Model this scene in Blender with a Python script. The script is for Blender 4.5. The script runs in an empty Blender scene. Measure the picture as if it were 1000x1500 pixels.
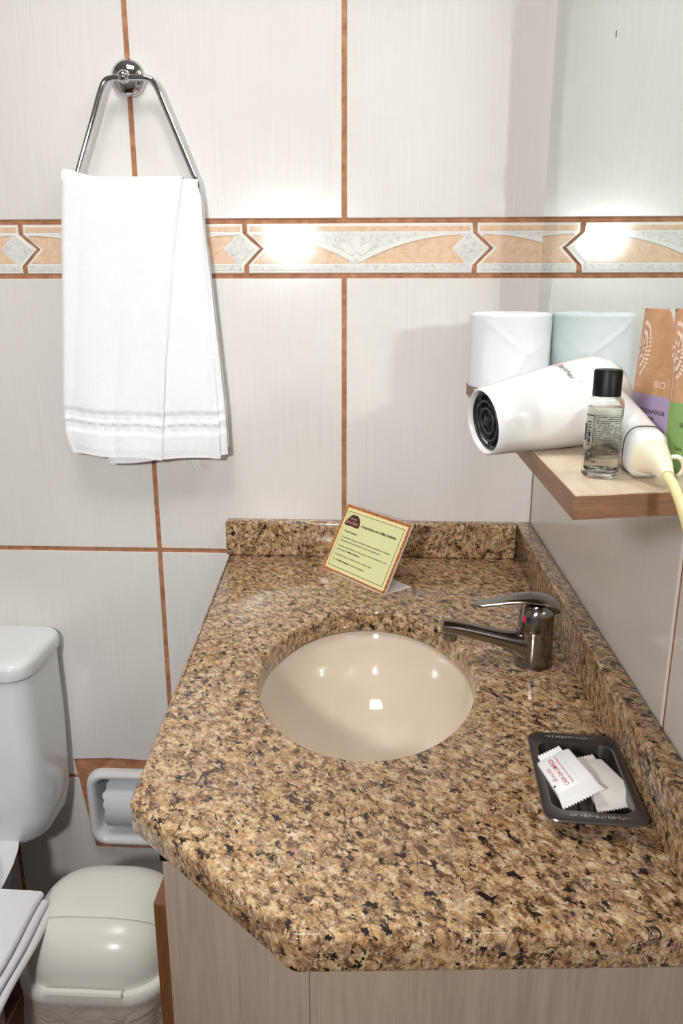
import bpy, bmesh, math, random
from mathutils import Vector, Matrix
random.seed(7)
D = bpy.data
SC = bpy.context.scene
COL = SC.collection
PI = math.pi

# ------------------------------------------------------------------ camera
cam = D.cameras.new('camera'); camo = D.objects.new('camera', cam); COL.objects.link(camo)
r = Vector((0.9988, 0.0496, -0.0005)); d = Vector((0.0128, -0.2684, -0.9632)); f = Vector((-0.0479, 0.9620, -0.2687))
M = Matrix((r.normalized(), (-d).normalized(), (-f).normalized())).transposed().to_4x4()
M.translation = Vector((-0.2644, -1.3312, 1.3171))
camo.matrix_world = M
cam.sensor_fit = 'VERTICAL'; cam.sensor_height = 36; cam.sensor_width = 24
cam.lens = 1146.81 / 1500 * 36
cam.clip_start = 0.02
SC.camera = camo

# ------------------------------------------------------------------ world, lights, exposure
w = D.worlds.new('world'); SC.world = w; w.use_nodes = True
w.node_tree.nodes['Background'].inputs[0].default_value = (0.8, 0.85, 0.95, 1)
w.node_tree.nodes['Background'].inputs[1].default_value = 0.02

def area(name, loc, target, sx, sy, power, color, spread=PI):
    l = D.lights.new(name, 'AREA'); l.shape = 'RECTANGLE'; l.size = sx; l.size_y = sy
    l.energy = power; l.color = color; l.spread = spread
    o = D.objects.new(name, l); COL.objects.link(o); o.location = loc
    o.rotation_euler = (Vector(target) - Vector(loc)).to_track_quat('-Z', 'Y').to_euler()
    return o
# the photographer's flash head, up and to the left of the lens
area('flash_lamp', (-0.61, -1.75, 1.52), (-0.62, 0.0, 1.02), 0.10, 0.10, 6.0, (1.0, 0.995, 0.995), math.radians(116))
# the bathroom's own ceiling panel behind the photographer
area('ceiling_panel_lamp', (-0.62, -0.78, 2.44), (-0.62, -0.78, 0), 0.45, 0.45, 12.0, (1.0, 0.985, 0.97))

vs = SC.view_settings
vs.view_transform = 'Standard'; vs.look = 'None'; vs.gamma = 1; vs.use_curve_mapping = False
vs.exposure = -0.03
SC.cycles.use_denoising = True
SC.cycles.max_bounces = 8
SC.cycles.diffuse_bounces = 3
SC.cycles.transparent_max_bounces = 12
SC.cycles.sample_clamp_indirect = 0
SC.cycles.blur_glossy = 0.1

# ------------------------------------------------------------------ helpers
def lin(c):
    return tuple(((v/255)/12.92 if v/255 <= .04045 else ((v/255+.055)/1.055)**2.4) for v in c) + (1,)

def tag(o, label=None, cat=None, group=None, kind=None):
    if label: o['label'] = label
    if cat: o['category'] = cat
    if group: o['group'] = group
    if kind: o['kind'] = kind
    return o

def empty(name, loc, label, cat, group=None):
    o = D.objects.new(name, None); COL.objects.link(o); o.location = loc; o.empty_display_size = .02
    return tag(o, label, cat, group)

def link(name, me, mat, parent=None):
    """World-space mesh; kept in place under its parent."""
    o = D.objects.new(name, me); COL.objects.link(o)
    if mat is not None: me.materials.clear(); me.materials.append(mat)
    if parent is not None:
        o.parent = parent
        pm = Matrix.Translation(parent.location) if parent.parent is None else Matrix.Translation(parent.location + parent.parent.location)
        o.location = -pm.translation
    return o

def shade(me, angle=40):
    for p in me.polygons: p.use_smooth = True
    bm = bmesh.new(); bm.from_mesh(me)
    for e in bm.edges:
        if len(e.link_faces) == 2 and e.calc_face_angle(0) > math.radians(angle): e.smooth = False
    bm.to_mesh(me); bm.free()

def from_bm(bm, name='m', smooth=None):
    bmesh.ops.recalc_face_normals(bm, faces=bm.faces[:])
    me = D.meshes.new(name); bm.to_mesh(me); bm.free()
    if smooth: shade(me, smooth)
    return me

def pyd(verts, faces, smooth=None, recalc=True):
    bm = bmesh.new(); vv = [bm.verts.new(v) for v in verts]
    for fc in faces:
        try: bm.faces.new([vv[i] for i in fc])
        except ValueError: pass
    if recalc: bmesh.ops.recalc_face_normals(bm, faces=bm.faces[:])
    me = D.meshes.new('m'); bm.to_mesh(me); bm.free()
    if smooth: shade(me, smooth)
    return me

def box(x0, x1, y0, y1, z0, z1, bev=0, seg=2):
    bm = bmesh.new()
    bmesh.ops.create_cube(bm, size=1)
    for v in bm.verts:
        v.co = Vector((x0 + (v.co.x+.5)*(x1-x0), y0 + (v.co.y+.5)*(y1-y0), z0 + (v.co.z+.5)*(z1-z0)))
    if bev: bmesh.ops.bevel(bm, geom=bm.edges[:], offset=bev, segments=seg, affect='EDGES', profile=.5)
    return from_bm(bm, smooth=35 if bev else None)

def prism(pts, frame, depth, bev=0, seg=1, smooth=30):
    """Polygon pts (u,v) in frame(u,v,w)->world, front at w=0, back at w=-depth; front edges bevelled."""
    bm = bmesh.new()
    a = [bm.verts.new(frame(u, v, 0)) for u, v in pts]
    b = [bm.verts.new(frame(u, v, -depth)) for u, v in pts]
    n = len(pts)
    fr = bm.faces.new(a); bm.faces.new(b[::-1])
    for i in range(n): bm.faces.new((a[i], a[(i+1) % n], b[(i+1) % n], b[i]))
    if bev: bmesh.ops.bevel(bm, geom=list(fr.edges), offset=bev, segments=seg, affect='EDGES', profile=.5)
    return from_bm(bm, smooth=smooth if (bev and smooth) else None)

def loft(loops, cap0=True, cap1=True, smooth=40, closed=True):
    n = len(loops[0]); V = [p for l in loops for p in l]; F = []
    for i in range(len(loops)-1):
        for j in range(n if closed else n-1):
            k = (j+1) % n
            F.append((i*n+j, i*n+k, (i+1)*n+k, (i+1)*n+j))
    if cap0: F.append(tuple(range(n))[::-1])
    if cap1: F.append(tuple((len(loops)-1)*n + j for j in range(n)))
    return pyd(V, F, smooth)

def rrect(cx, cy, w, h, rad, n=6):
    P = []
    rad = min(rad, w/2-1e-5, h/2-1e-5)
    for sx, sy, a0 in ((1, 1, 0), (-1, 1, 90), (-1, -1, 180), (1, -1, 270)):
        for k in range(n+1):
            a = math.radians(a0 + 90*k/n)
            P.append((cx + sx*(w/2-rad) + rad*math.cos(a), cy + sy*(h/2-rad) + rad*math.sin(a)))
    return P

def ring(c, axis, up, rx, ry=None, n=32, e=2.0):
    ry = rx if ry is None else ry
    axis = Vector(axis).normalized(); up = Vector(up)
    s = axis.cross(up).normalized(); u = s.cross(axis).normalized()
    P = []
    for k in range(n):
        a = 2*PI*k/n; ca, sa = math.cos(a), math.sin(a)
        P.append(Vector(c) + s*rx*math.copysign(abs(ca)**(2/e), ca) + u*ry*math.copysign(abs(sa)**(2/e), sa))
    return P

def lathe(prof, c, axis=(0, 0, 1), n=40, smooth=35, cap0=True, cap1=True):
    """prof: list of (radius, along)."""
    axis = Vector(axis).normalized()
    up = Vector((0, 1, 0)) if abs(axis.z) > .9 else Vector((0, 0, 1))
    return loft([ring(Vector(c)+axis*h, axis, up, max(rr, 1e-5), n=n) for rr, h in prof], cap0, cap1, smooth)

def catmull(P, m=8):
    P = [Vector(p) for p in P]; out = []
    for i in range(len(P)-1):
        p0 = P[max(i-1, 0)]; p1 = P[i]; p2 = P[i+1]; p3 = P[min(i+2, len(P)-1)]
        for k in range(m):
            t = k/m
            out.append(.5*((2*p1) + (p2-p0)*t + (2*p0-5*p1+4*p2-p3)*t*t + (3*p1-p0-3*p2+p3)*t**3))
    out.append(P[-1]); return out

def tube(P, rad, n=12, closed=False, caps=True):
    P = [Vector(p) for p in P]; L = []; N = len(P)
    t0 = (P[1]-P[0]).normalized(); up = Vector((0, 0, 1)) if abs(t0.z) < .9 else Vector((0, 1, 0))
    u = (up - t0*up.dot(t0)).normalized()
    for i in range(N):
        if closed: t = (P[(i+1) % N]-P[i-1]).normalized()
        else: t = (P[min(i+1, N-1)]-P[max(i-1, 0)]).normalized()
        u = (u - t*u.dot(t)).normalized(); s = t.cross(u)
        rr = rad(i/(N-1)) if callable(rad) else rad
        L.append([P[i] + (u*math.cos(2*PI*k/n) + s*math.sin(2*PI*k/n))*rr for k in range(n)])
    if closed: L.append(L[0]); return loft(L, False, False, 60)
    return loft(L, caps, caps, 60)

def grid(fn, nu, nv, thick=0, smooth=60):
    V = []; F = []
    for i in range(nu+1):
        for j in range(nv+1): V.append(fn(i/nu, j/nv))
    for i in range(nu):
        for j in range(nv):
            a = i*(nv+1)+j; F.append((a, a+nv+1, a+nv+2, a+1))
    me = pyd(V, F, smooth)
    if thick:
        bm = bmesh.new(); bm.from_mesh(me)
        bmesh.ops.solidify(bm, geom=bm.faces[:], thickness=thick)
        me2 = from_bm(bm, smooth=smooth); D.meshes.remove(me); return me2
    return me

def text_mesh(s, size, fmap, align='LEFT', bold=0.0, shear=0, ext=.00012, width=None):
    """Flat lettering; fmap(u,v,w)->world, u along the line, v up, w proud of the surface."""
    cu = D.curves.new('t', 'FONT'); cu.body = s; cu.size = size; cu.align_x = align
    cu.offset = bold; cu.shear = shear; cu.resolution_u = 3
    o = D.objects.new('t', cu); COL.objects.link(o)
    bpy.context.view_layer.update()
    me = D.meshes.new_from_object(o.evaluated_get(bpy.context.evaluated_depsgraph_get()))
    D.objects.remove(o); D.curves.remove(cu)
    sx = 1
    if width:
        xs = [v.co.x for v in me.vertices]
        sx = width/max(1e-6, (max(xs)-min(xs)))
    bm = bmesh.new(); bm.from_mesh(me); D.meshes.remove(me)
    for v in bm.verts: v.co = Vector(fmap(v.co.x*sx, v.co.y, ext))
    me = D.meshes.new('t'); bm.to_mesh(me); bm.free()
    return me

# ------------------------------------------------------------------ materials
def mat(name, col, rough=.5, metal=0, spec=.5, coat=0, trans=0, ior=1.45, alpha=1):
    m = D.materials.new(name); m.use_nodes = True
    b = m.node_tree.nodes['Principled BSDF']
    b.inputs['Base Color'].default_value = lin(col); b.inputs['Roughness'].default_value = rough
    b.inputs['Metallic'].default_value = metal; b.inputs['Specular IOR Level'].default_value = spec
    b.inputs['Coat Weight'].default_value = coat; b.inputs['Coat Roughness'].default_value = .05
    b.inputs['Transmission Weight'].default_value = trans; b.inputs['IOR'].default_value = ior
    b.inputs['Alpha'].default_value = alpha
    return m

class NT:
    def __init__(s, m): s.m = m; s.t = m.node_tree; s.b = s.t.nodes['Principled BSDF']
    def n(s, typ, **kw):
        nd = s.t.nodes.new(typ)
        for k, v in kw.items():
            if k in nd.inputs.keys(): nd.inputs[k].default_value = v
            else: setattr(nd, k, v)
        return nd
    def l(s, a, b): s.t.links.new(a, b)
    def coord(s, scale=(1, 1, 1), rot=(0, 0, 0), tex=False):
        g = s.n('ShaderNodeNewGeometry'); mp = s.n('ShaderNodeMapping')
        if tex: mp.vector_type = 'TEXTURE'
        mp.inputs['Scale'].default_value = scale; mp.inputs['Rotation'].default_value = rot
        s.l(g.outputs['Position'], mp.inputs['Vector']); return mp.outputs['Vector']
    def noise(s, vec, scale, detail=4, rough=.6, dist=0):
        nd = s.n('ShaderNodeTexNoise'); nd.inputs['Scale'].default_value = scale
        nd.inputs['Detail'].default_value = detail; nd.inputs['Roughness'].default_value = rough
        nd.inputs['Distortion'].default_value = dist; s.l(vec, nd.inputs['Vector']); return nd.outputs['Fac']
    def ramp(s, fac, stops, interp='LINEAR'):
        nd = s.n('ShaderNodeValToRGB'); nd.color_ramp.interpolation = interp
        while len(nd.color_ramp.elements) < len(stops): nd.color_ramp.elements.new(.5)
        for e, (p, c) in zip(nd.color_ramp.elements, stops):
            e.position = p; e.color = c if len(c) == 4 else lin(c)
        s.l(fac, nd.inputs[0]); return nd.outputs[0]
    def mix(s, fac, a, b, mode='MIX'):
        nd = s.n('ShaderNodeMix'); nd.data_type = 'RGBA'; nd.blend_type = mode
        for sock, v in ((nd.inputs[0], fac), (nd.inputs[6], a), (nd.inputs[7], b)):
            if hasattr(v, 'is_linked'): s.l(v, sock)
            elif isinstance(v, (int, float)): sock.default_value = v
            else: sock.default_value = v if len(v) == 4 else lin(v)
        return nd.outputs[2]
    def bump(s, h, strength=.2, dist=.001):
        nd = s.n('ShaderNodeBump'); nd.inputs['Strength'].default_value = strength
        nd.inputs['Distance'].default_value = dist; s.l(h, nd.inputs['Height']); s.l(nd.outputs[0], s.b.inputs['Normal'])
    def color(s, c): s.l(c, s.b.inputs['Base Color'])

BW = lambda v: (v, v, v, 1)

def tile_mat(name, c0, c1):
    m = mat(name, c0, .17, spec=.4); t = NT(m)
    v = t.coord((420, 420, 5)); n1 = t.ramp(t.noise(v, 1, 3, .6), [(.38, BW(0)), (.62, BW(1))])
    v2 = t.coord((60, 60, 2.2)); n2 = t.noise(v2, 1, 2, .5)
    t.color(t.mix(n1, t.mix(n2, c0, c1), t.mix(n2, c1, c0)))
    v3 = t.coord((700, 700, 30)); n3 = t.noise(v3, 1, 2, .5)
    t.bump(n3, .30, .0004)
    return m
M_TILE = tile_mat('wall_tile_glaze', (233, 230, 227), (214, 208, 203))

M_GROUT = mat('brown_grout', (150, 96, 62), .85); t = NT(M_GROUT)
n = t.noise(t.coord(), 60, 4, .6); t.color(t.ramp(n, [(.3, (144, 97, 68)), (.6, (184, 130, 96)), (.8, (200, 150, 116))]))
t.bump(t.noise(t.coord(), 400, 3), .3, .001)

M_GLAZE = mat('border_white_glaze', (234, 232, 227), .09, spec=.4)
M_MARBLE = mat('border_marble', (225, 224, 220), .09, spec=.4); t = NT(M_MARBLE)
n = t.noise(t.coord((1, 1, 1)), 140, 5, .75, .6)
t.color(t.ramp(n, [(.30, (170, 164, 156)), (.42, (214, 212, 207)), (.55, (228, 227, 223)), (.8, (236, 234, 228))]))
M_PEACH = mat('border_peach', (238, 200, 165), .09, spec=.4); t = NT(M_PEACH)
n = t.noise(t.coord(), 90, 5, .7, .5)
t.color(t.ramp(n, [(.3, (214, 172, 140)), (.45, (228, 194, 162)), (.6, (234, 204, 176)), (.8, (238, 216, 194))]))

M_CHROME = mat('chrome', (205, 207, 210), .07, metal=1)
M_FAUCET = mat('faucet_chrome', (150, 148, 145), .17, metal=1)
M_MIRROR = mat('mirror_silver', (222, 231, 227), .0, metal=1)
M_MIRROR.node_tree.nodes['Principled BSDF'].inputs['Roughness'].default_value = 0
M_MDARK = mat('mirror_backing', (70, 66, 60), .7)

def terry(name, col):
    m = mat(name, col, .95, spec=.1); t = NT(m)
    n = t.noise(t.coord(), 900, 3, .7); n2 = t.noise(t.coord(), 240, 3, .6)
    t.bump(t.mix(.4, n, n2), .55, .0022)
    t.b.inputs['Sheen Weight'].default_value = .15
    return m
M_TERRY = terry('white_terry', (247, 248, 250))
M_TERRY2 = terry('white_terry_bath', (236, 236, 238))

def granite(name):
    m = mat(name, (180, 145, 105), .13, spec=.5); t = NT(m)
    R3 = (.35, .25, math.radians(38))
    v = t.coord((1.0, 1.4, 1.1), R3, True); vs_ = t.coord((1.0, 1.7, 1.2), R3, True)
    base = t.ramp(t.noise(v, 105, 5, .78, .2), [(.32, (84, 62, 47)), (.43, (138, 106, 78)), (.49, (172, 139, 102)), (.55, (198, 167, 126)), (.65, (218, 200, 170))])
    ochre = t.ramp(t.noise(v, 60, 4, .7, .3), [(.47, BW(0)), (.60, BW(.36))])
    base = t.mix(ochre, base, (182, 138, 86))
    mauve = t.ramp(t.noise(t.coord((1, 1, 1), (.4, .2, 1)), 60, 4, .75, .2), [(.53, BW(0)), (.62, BW(.55))])
    base = t.mix(mauve, base, (140, 114, 102))
    pale = t.ramp(t.noise(v, 230, 3, .7, .2), [(.58, BW(0)), (.64, BW(.55))])
    base = t.mix(pale, base, (226, 212, 188))
    brown = t.ramp(t.noise(vs_, 150, 5, .75, .2), [(.525, BW(0)), (.59, BW(.85))])
    base = t.mix(brown, base, (76, 54, 42))
    vein = t.ramp(t.noise(vs_, 22, 3, .6, .9), [(.488, BW(0)), (.50, BW(1)), (.512, BW(0))])
    msk = t.ramp(t.noise(v, 16, 2, .5, 0), [(.52, BW(0)), (.58, BW(1))])
    base = t.mix(t.mix(1.0, vein, msk, 'MULTIPLY'), base, (44, 36, 34))
    blk = t.ramp(t.noise(vs_, 118, 5, .70, .3), [(.570, BW(0)), (.602, BW(1))])
    base = t.mix(blk, base, (34, 30, 31))
    t.color(base)
    return m
M_GRAN = granite('polished_granite')
M_SINK = mat('cream_ceramic', (221, 206, 187), .10, coat=.3)
M_WHITE_CER = mat('white_ceramic', (230, 231, 232), .12, coat=.3)
M_PLASTIC = mat('ivory_plastic', (234, 232, 223), .25)
M_BAG = mat('bin_liner', (216, 204, 188), .35, alpha=.85); t = NT(M_BAG)
t.bump(t.noise(t.coord(), 26, 3, .55, 1.0), .7, .008)
M_PAPER = mat('tissue_paper', (226, 229, 234), .95, spec=.1); t = NT(M_PAPER)
t.bump(t.noise(t.coord(), 260, 3, .6), .25, .001)
M_CARDB = mat('cardboard', (150, 112, 80), .9)
M_DRYER = mat('white_gloss_plastic', (222, 221, 219), .16, coat=.2)
M_BLACK = mat('black_plastic', (14, 14, 16), .45, spec=.3)
M_GRILL = mat('dark_grey_plastic', (42, 42, 45), .4)
M_BEIGE = mat('beige_rubber', (226, 214, 186), .5)
M_CORD = mat('yellowed_cord', (228, 214, 158), .45)
def wood(name, c0, c1, c2, scale, rough=.45):
    m = mat(name, c1, rough); t = NT(m)
    n = t.noise(t.coord(scale), 1, 5, .65, 1.2); n2 = t.noise(t.coord(tuple(s*3.2 for s in scale)), 1, 3, .6, .4)
    t.color(t.ramp(t.mix(.35, n, n2), [(.25, c0), (.5, c1), (.75, c2)]))
    t.bump(n2, .12, .0006)
    return m
M_SHELFTOP = wood('pale_laminate', (190, 168, 146), (206, 186, 164), (216, 200, 180), (60, 8, 60))
M_EDGE = wood('brown_edge_band', (92, 62, 42), (126, 88, 60), (152, 112, 80), (10, 10, 170))
M_EDGE_V = wood('brown_edge_band_vertical', (92, 58, 34), (126, 84, 52), (150, 106, 70), (150, 150, 6))
M_CAB = wood('pale_cabinet_laminate', (158, 140, 122), (176, 158, 140), (190, 174, 157), (70, 70, 5))
M_DISH = mat('dark_steel', (112, 108, 105), .30, metal=.9)
M_SCRATCH = mat('silver_print', (205, 205, 202), .4, metal=.3)
M_WRAP = mat('white_wrapper', (240, 240, 238), .35)
M_WRAP2 = mat('plain_soap_wrapper', (236, 232, 226), .4)
M_RED = mat('red_print', (200, 52, 72), .5)
M_PINK = mat('pink_print', (214, 120, 130), .5)
M_INK = mat('black_print', (32, 32, 34), .5)
M_CARD = mat('pale_green_print', (226, 230, 172), .38)
M_CREAMP = mat('cream_print', (242, 228, 172), .38)
M_RUST = mat('rust_pattern_print', (176, 104, 52), .4); t = NT(M_RUST)
t.color(t.ramp(t.noise(t.coord(), 420, 3, .7), [(.36, (120, 62, 26)), (.5, (182, 106, 50)), (.64, (218, 152, 88))]))
M_DGREEN = mat('dark_green_print', (72, 96, 52), .5)
M_CARDWHITE = mat('white_acrylic', (226, 222, 216), .3)
M_LOGO = mat('dark_brown_print', (72, 36, 30), .45)
M_LOGOTXT = mat('dusty_pink_print', (206, 150, 138), .5)
M_KRAFT = mat('kraft_film', (188, 146, 110), .42); t = NT(M_KRAFT)
t.color(t.ramp(t.noise(t.coord(), 70, 4, .6, .6), [(.3, (170, 126, 90)), (.6, (188, 144, 106)), (.8, (200, 158, 120))]))
M_PURPLE = mat('lilac_film', (158, 142, 170), .42)
M_GREEN = mat('green_film', (128, 160, 92), .42)
M_PALEPRINT = mat('pale_pink_print', (226, 200, 182), .5)
M_BOTTLE = mat('clear_plastic', (250, 252, 250), .02, trans=1, ior=1.22)
M_LIQUID = mat('clear_liquid', (247, 246, 236), .0, trans=1, ior=1.16)
M_WALLPAINT = mat('plain_white_wall', (190, 186, 180), .6)
M_FLOOR = mat('dark_brown_floor_tile', (74, 46, 36), .3); t = NT(M_FLOOR)
t.color(t.ramp(t.noise(t.coord(), 14, 5, .6), [(.3, (60, 36, 28)), (.7, (92, 60, 46))]))
M_BLUE = mat('blue_dot', (36, 40, 74), .4)
M_REDDOT = mat('red_dot', (196, 44, 40), .4)

# ------------------------------------------------------------------ setting
XC = 0.0                     # right-hand corner
PX, PZ, GR = .335, .4762, .008
Z1, Z2 = 1.4295, 1.3451      # grout lines above and below the border
JX = [-.6609 + k*PX for k in range(-4, 2)] + [.003]
JX = [x for x in JX if x < -.02] + [.003]
WG = .0022                   # grout sits this far behind the tile face

def wallframe(u, v, wd): return Vector((u, -wd, v))        # back wall: proud is -Y
def rightframe(u, v, wd): return Vector((-wd, u, v))       # right wall: proud is -X

# back wall slab, open where the paper holder is let in
HX0, HX1, HZ0, HZ1 = -.829, -.678, .252, .402
XL, XR, ZT = -1.75, .14, 2.5
bm = bmesh.new()
for (a, b, c, e) in ((XL, HX0, 0, ZT), (HX1, XR, 0, ZT), (HX0, HX1, 0, HZ0), (HX0, HX1, HZ1, ZT)):
    me = box(a, b, WG, .14, c, e); bm.from_mesh(me); D.meshes.remove(me)
wall_back = link('wall_back', from_bm(bm), M_GROUT); tag(wall_back, 'white tiled back wall with brown grout and peach border', 'wall', kind='structure')

def add_tile(parent, frame, u0, u1, v0, v1, pts=None):
    g = GR/2
    if pts is None: pts = [(u0+g, v0+g), (u1-g, v0+g), (u1-g, v1-g), (u0+g, v1-g)]
    return link('tile', prism(pts, frame, .006, .0012, 2, smooth=0), M_TILE, parent)

rows = [(Z1, Z1+PZ), (Z1+PZ, Z1+2*PZ), (Z1+2*PZ, ZT+.004), (Z2-PZ, Z2), (Z2-2*PZ, Z2-PZ), (-.004, Z2-2*PZ)]
for i in range(len(JX)-1):
    for (v0, v1) in rows:
        u0, u1 = JX[i], JX[i+1]; g = GR/2
        pts = None
        if abs(u0+.996) < .01 and abs(v0-(Z2-2*PZ)) < 1e-6:     # notched above the holder
            pts = [(u0+g, v0+g), (-.8565, v0+g), (-.861, .4335), (-.79, .4365), (-.70, .4330), (u1-g, .4325), (u1-g, v1-g), (u0+g, v1-g)]
        if abs(u0+.996) < .01 and v0 < 0:                       # notched below
            pts = [(u0+g, v0+g), (u1-g, v0+g), (u1-g, .2290), (-.75, .2275), (-.833, .2290), (-.8545, v1-g), (u0+g, v1-g)]
        add_tile(wall_back, wallframe, u0, u1, v0, v1, pts)
# filler tiles left of the first full joint
for (v0, v1) in rows: add_tile(wall_back, wallframe, JX[0]-PX+.25, JX[0], v0, v1)

# --- border tiles with zigzag ends and relief decoration
BH = (Z1-Z2) - GR; BP = .343*1.08*1.0; BZ = (Z1-BH-GR/2)
BP = .3704*.9985
ZIG = [(0, 0), (0, .20), (.0265, .53), (0.0, .84), (0, 1)]
ZIG = [(0.0015, 0), (0.0015, .17), (.0285, .50), (0.0, .80), (0, 1)]
def zig(x, sh=0): return [(x + a + sh, b*BH) for a, b in ZIG]
BW_ = BP
def clip_mesh(me, umax):
    bm = bmesh.new(); bm.from_mesh(me)
    bmesh.ops.bisect_plane(bm, geom=bm.verts[:]+bm.edges[:]+bm.faces[:], plane_co=(umax, 0, 0), plane_no=(1, 0, 0), clear_outer=True)
    bmesh.ops.holes_fill(bm, edges=[e for e in bm.edges if e.is_boundary])
    ok = len(bm.faces) > 0
    if ok: bm.to_mesh(me)
    bm.free(); return ok

def border_tile(u0, umax=None):
    L = u0 + GR/2; Rr = u0 + BW_ - GR/2
    fr = lambda u, v, wd: Vector((u, -wd, BZ + v))
    def piece(name, pts, proud, m, parent, bev=.0004, depth=None):
        me = prism(pts, lambda u, v, wd: fr(u, v, proud + wd), depth or proud + .0012, bev, smooth=0)
        if umax is not None and not clip_mesh(me, umax): D.meshes.remove(me); return None
        return link(name, me, m, parent)
    base = piece('border_tile', zig(L) + zig(Rr)[::-1], 0, M_GLAZE, wall_back, .0012, .006)
    if base is None: return
    k = .0033                                             # white rim width
    mid = u0 + BW_/2 - .004
    y0, y1, y2, y3 = .05*BH, .18*BH, .80*BH, .83*BH
    # top stripe, bottom band
    piece('stripe', [(L+k+.001, .845*BH), (Rr-k, .845*BH), (Rr-k, .945*BH), (L+k+.001, .945*BH)], .0005, M_PEACH, base)
    piece('bottom_band', [(L+k+.002, .055*BH), (Rr-k+.001, .055*BH), (Rr-k+.001, .175*BH), (L+k+.002, .175*BH)], .0005, M_MARBLE, base)
    # the diamond fills the pointed end
    dc = (Rr - .0045, .50*BH)
    dia = [(dc[0]-.0235, dc[1]), (dc[0], dc[1]-.0220), (dc[0]+.0235, dc[1]), (dc[0], dc[1]+.0220)]
    piece('diamond_rim', [(dc[0]-.0268, dc[1]), (dc[0], dc[1]-.0248), (dc[0]+.0268, dc[1]), (dc[0], dc[1]+.0248)], .0008, M_GLAZE, base)
    piece('diamond', dia, .0013, M_MARBLE, base)
    # arches: two swags falling from the ends to the middle
    def arc(side, off, n=14):
        P = []
        xe = (L + .010) if side < 0 else (Rr - .006)
        xm = mid + side*.002
        for i in range(n+1):
            s = i/n
            x = xm + (xe-xm)*s
            y = .20*BH + (.775-.20)*BH*(1-(1-s)**2.1)
            P.append((x, y + off*(1-.75*s)))
        return P
    for side in (-1, 1):
        up = arc(side, .0085); lo = arc(side, -.0005)
        piece('arch', up + lo[::-1], .0016, M_GLAZE, base, .0005)
        # peach field under the swag
        lo2 = arc(side, -.001)[1:]
        if side < 0:
            pts = lo2 + [(L+.008, .735*BH), (L+.0335, .50*BH), (L+.0085, .215*BH), (L+.010, .205*BH), (mid-.012, .205*BH)]
        else:
            e = dc[0]-.027
            lo3 = [p for p in lo2 if p[0] < dc[0]-.006]
            pts = lo3 + [(dc[0]-.0085, .725*BH), (e-.001, .50*BH), (dc[0]-.0045, .205*BH), (mid+.012, .205*BH)]
        piece('peach_field', pts, .0005, M_PEACH, base)
    # marble field above the swags
    a = arc(-1, .009)[::-1]; b = arc(1, .009)
    piece('marble_field', [(L+.010, .808*BH)] + a[1:-1] + [(mid, .30*BH)] + b[1:-1] + [(Rr-.006, .808*BH)], .0004, M_MARBLE, base)
    # flower
    def petal(ang, ln, wd, name='petal'):
        P = []
        c = Vector((mid, .36*BH)); ax = Vector((math.sin(ang), math.cos(ang))); nr = Vector((ax.y, -ax.x))
        for i in range(14):
            a_ = 2*PI*i/14
            q_ = c + ax*(ln*.58 + ln*.46*math.cos(a_)) + nr*(wd*math.sin(a_)*(1-.25*math.cos(a_)))
            P.append((q_.x, q_.y))
        piece(name, P[::-1], .0016, M_GLAZE, base, .0006)
    for ang, ln in ((0, .031), (.95, .031), (-.95, .031)): petal(ang, ln, .0064)
    piece('bud', [(mid+.0055*math.cos(2*PI*i/12), .33*BH+.0055*math.sin(2*PI*i/12)) for i in range(12)], .0018, M_GLAZE, base, .0006)

ZIGX = -.8512 - .006
for k in range(-2, 3):
    u0 = ZIGX + k*BP
    border_tile(u0, umax=-.001 if u0 + BW_ > -.03 else None)

# right wall
wall_right = link('wall_right', box(WG, .14, -2.3, WG, 0, ZT), M_GROUT); tag(wall_right, 'white tiled right wall with brown grout beside the basin', 'wall', kind='structure')
JY = [-.004, -.6705, -.6705-PX*2, -2.3]
JY = [-.001, -.335, -.6705, -1.0055, -1.3405, -1.6755, -2.0105, -2.3]
JY = [.0035, -.6705, -1.0055, -1.3405, -1.6755, -2.0105, -2.3]
for i in range(len(JY)-1):
    for (v0, v1) in rows + [(Z2, Z1)]:
        add_tile(wall_right, rightframe, JY[i+1], JY[i], v0, v1)

link_left = link('wall_left', box(XL-.1, XL, -2.3, 0, 0, ZT), M_WALLPAINT); tag(link_left, 'plain white left wall out of view', 'wall', kind='structure')
wf = link('wall_front', box(XL-.1, .14, -2.4, -2.3, 0, ZT), M_WALLPAINT); tag(wf, 'plain white wall behind the photographer', 'wall', kind='structure')
ce = link('ceiling', box(XL-.1, .14, -2.4, .14, ZT, ZT+.1), M_WALLPAINT); tag(ce, 'plain white bathroom ceiling', 'ceiling', kind='structure')
fl = link('floor', box(XL-.1, .14, -2.4, .14, -.1, -.003), M_GROUT); tag(fl, 'dark brown tiled bathroom floor', 'floor', kind='structure')
fme = box(0, .397, 0, .397, -.006, 0, .001, 1)
for i in range(5):
    for j in range(6):
        x, y = XL + .003 + i*.4, -.398 - j*.4
        if x + .397 > .0: continue
        o = D.objects.new('tile', fme); COL.objects.link(o); o.parent = fl; o.location = (x, y, 0)
fme.materials.append(M_FLOOR)

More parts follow.
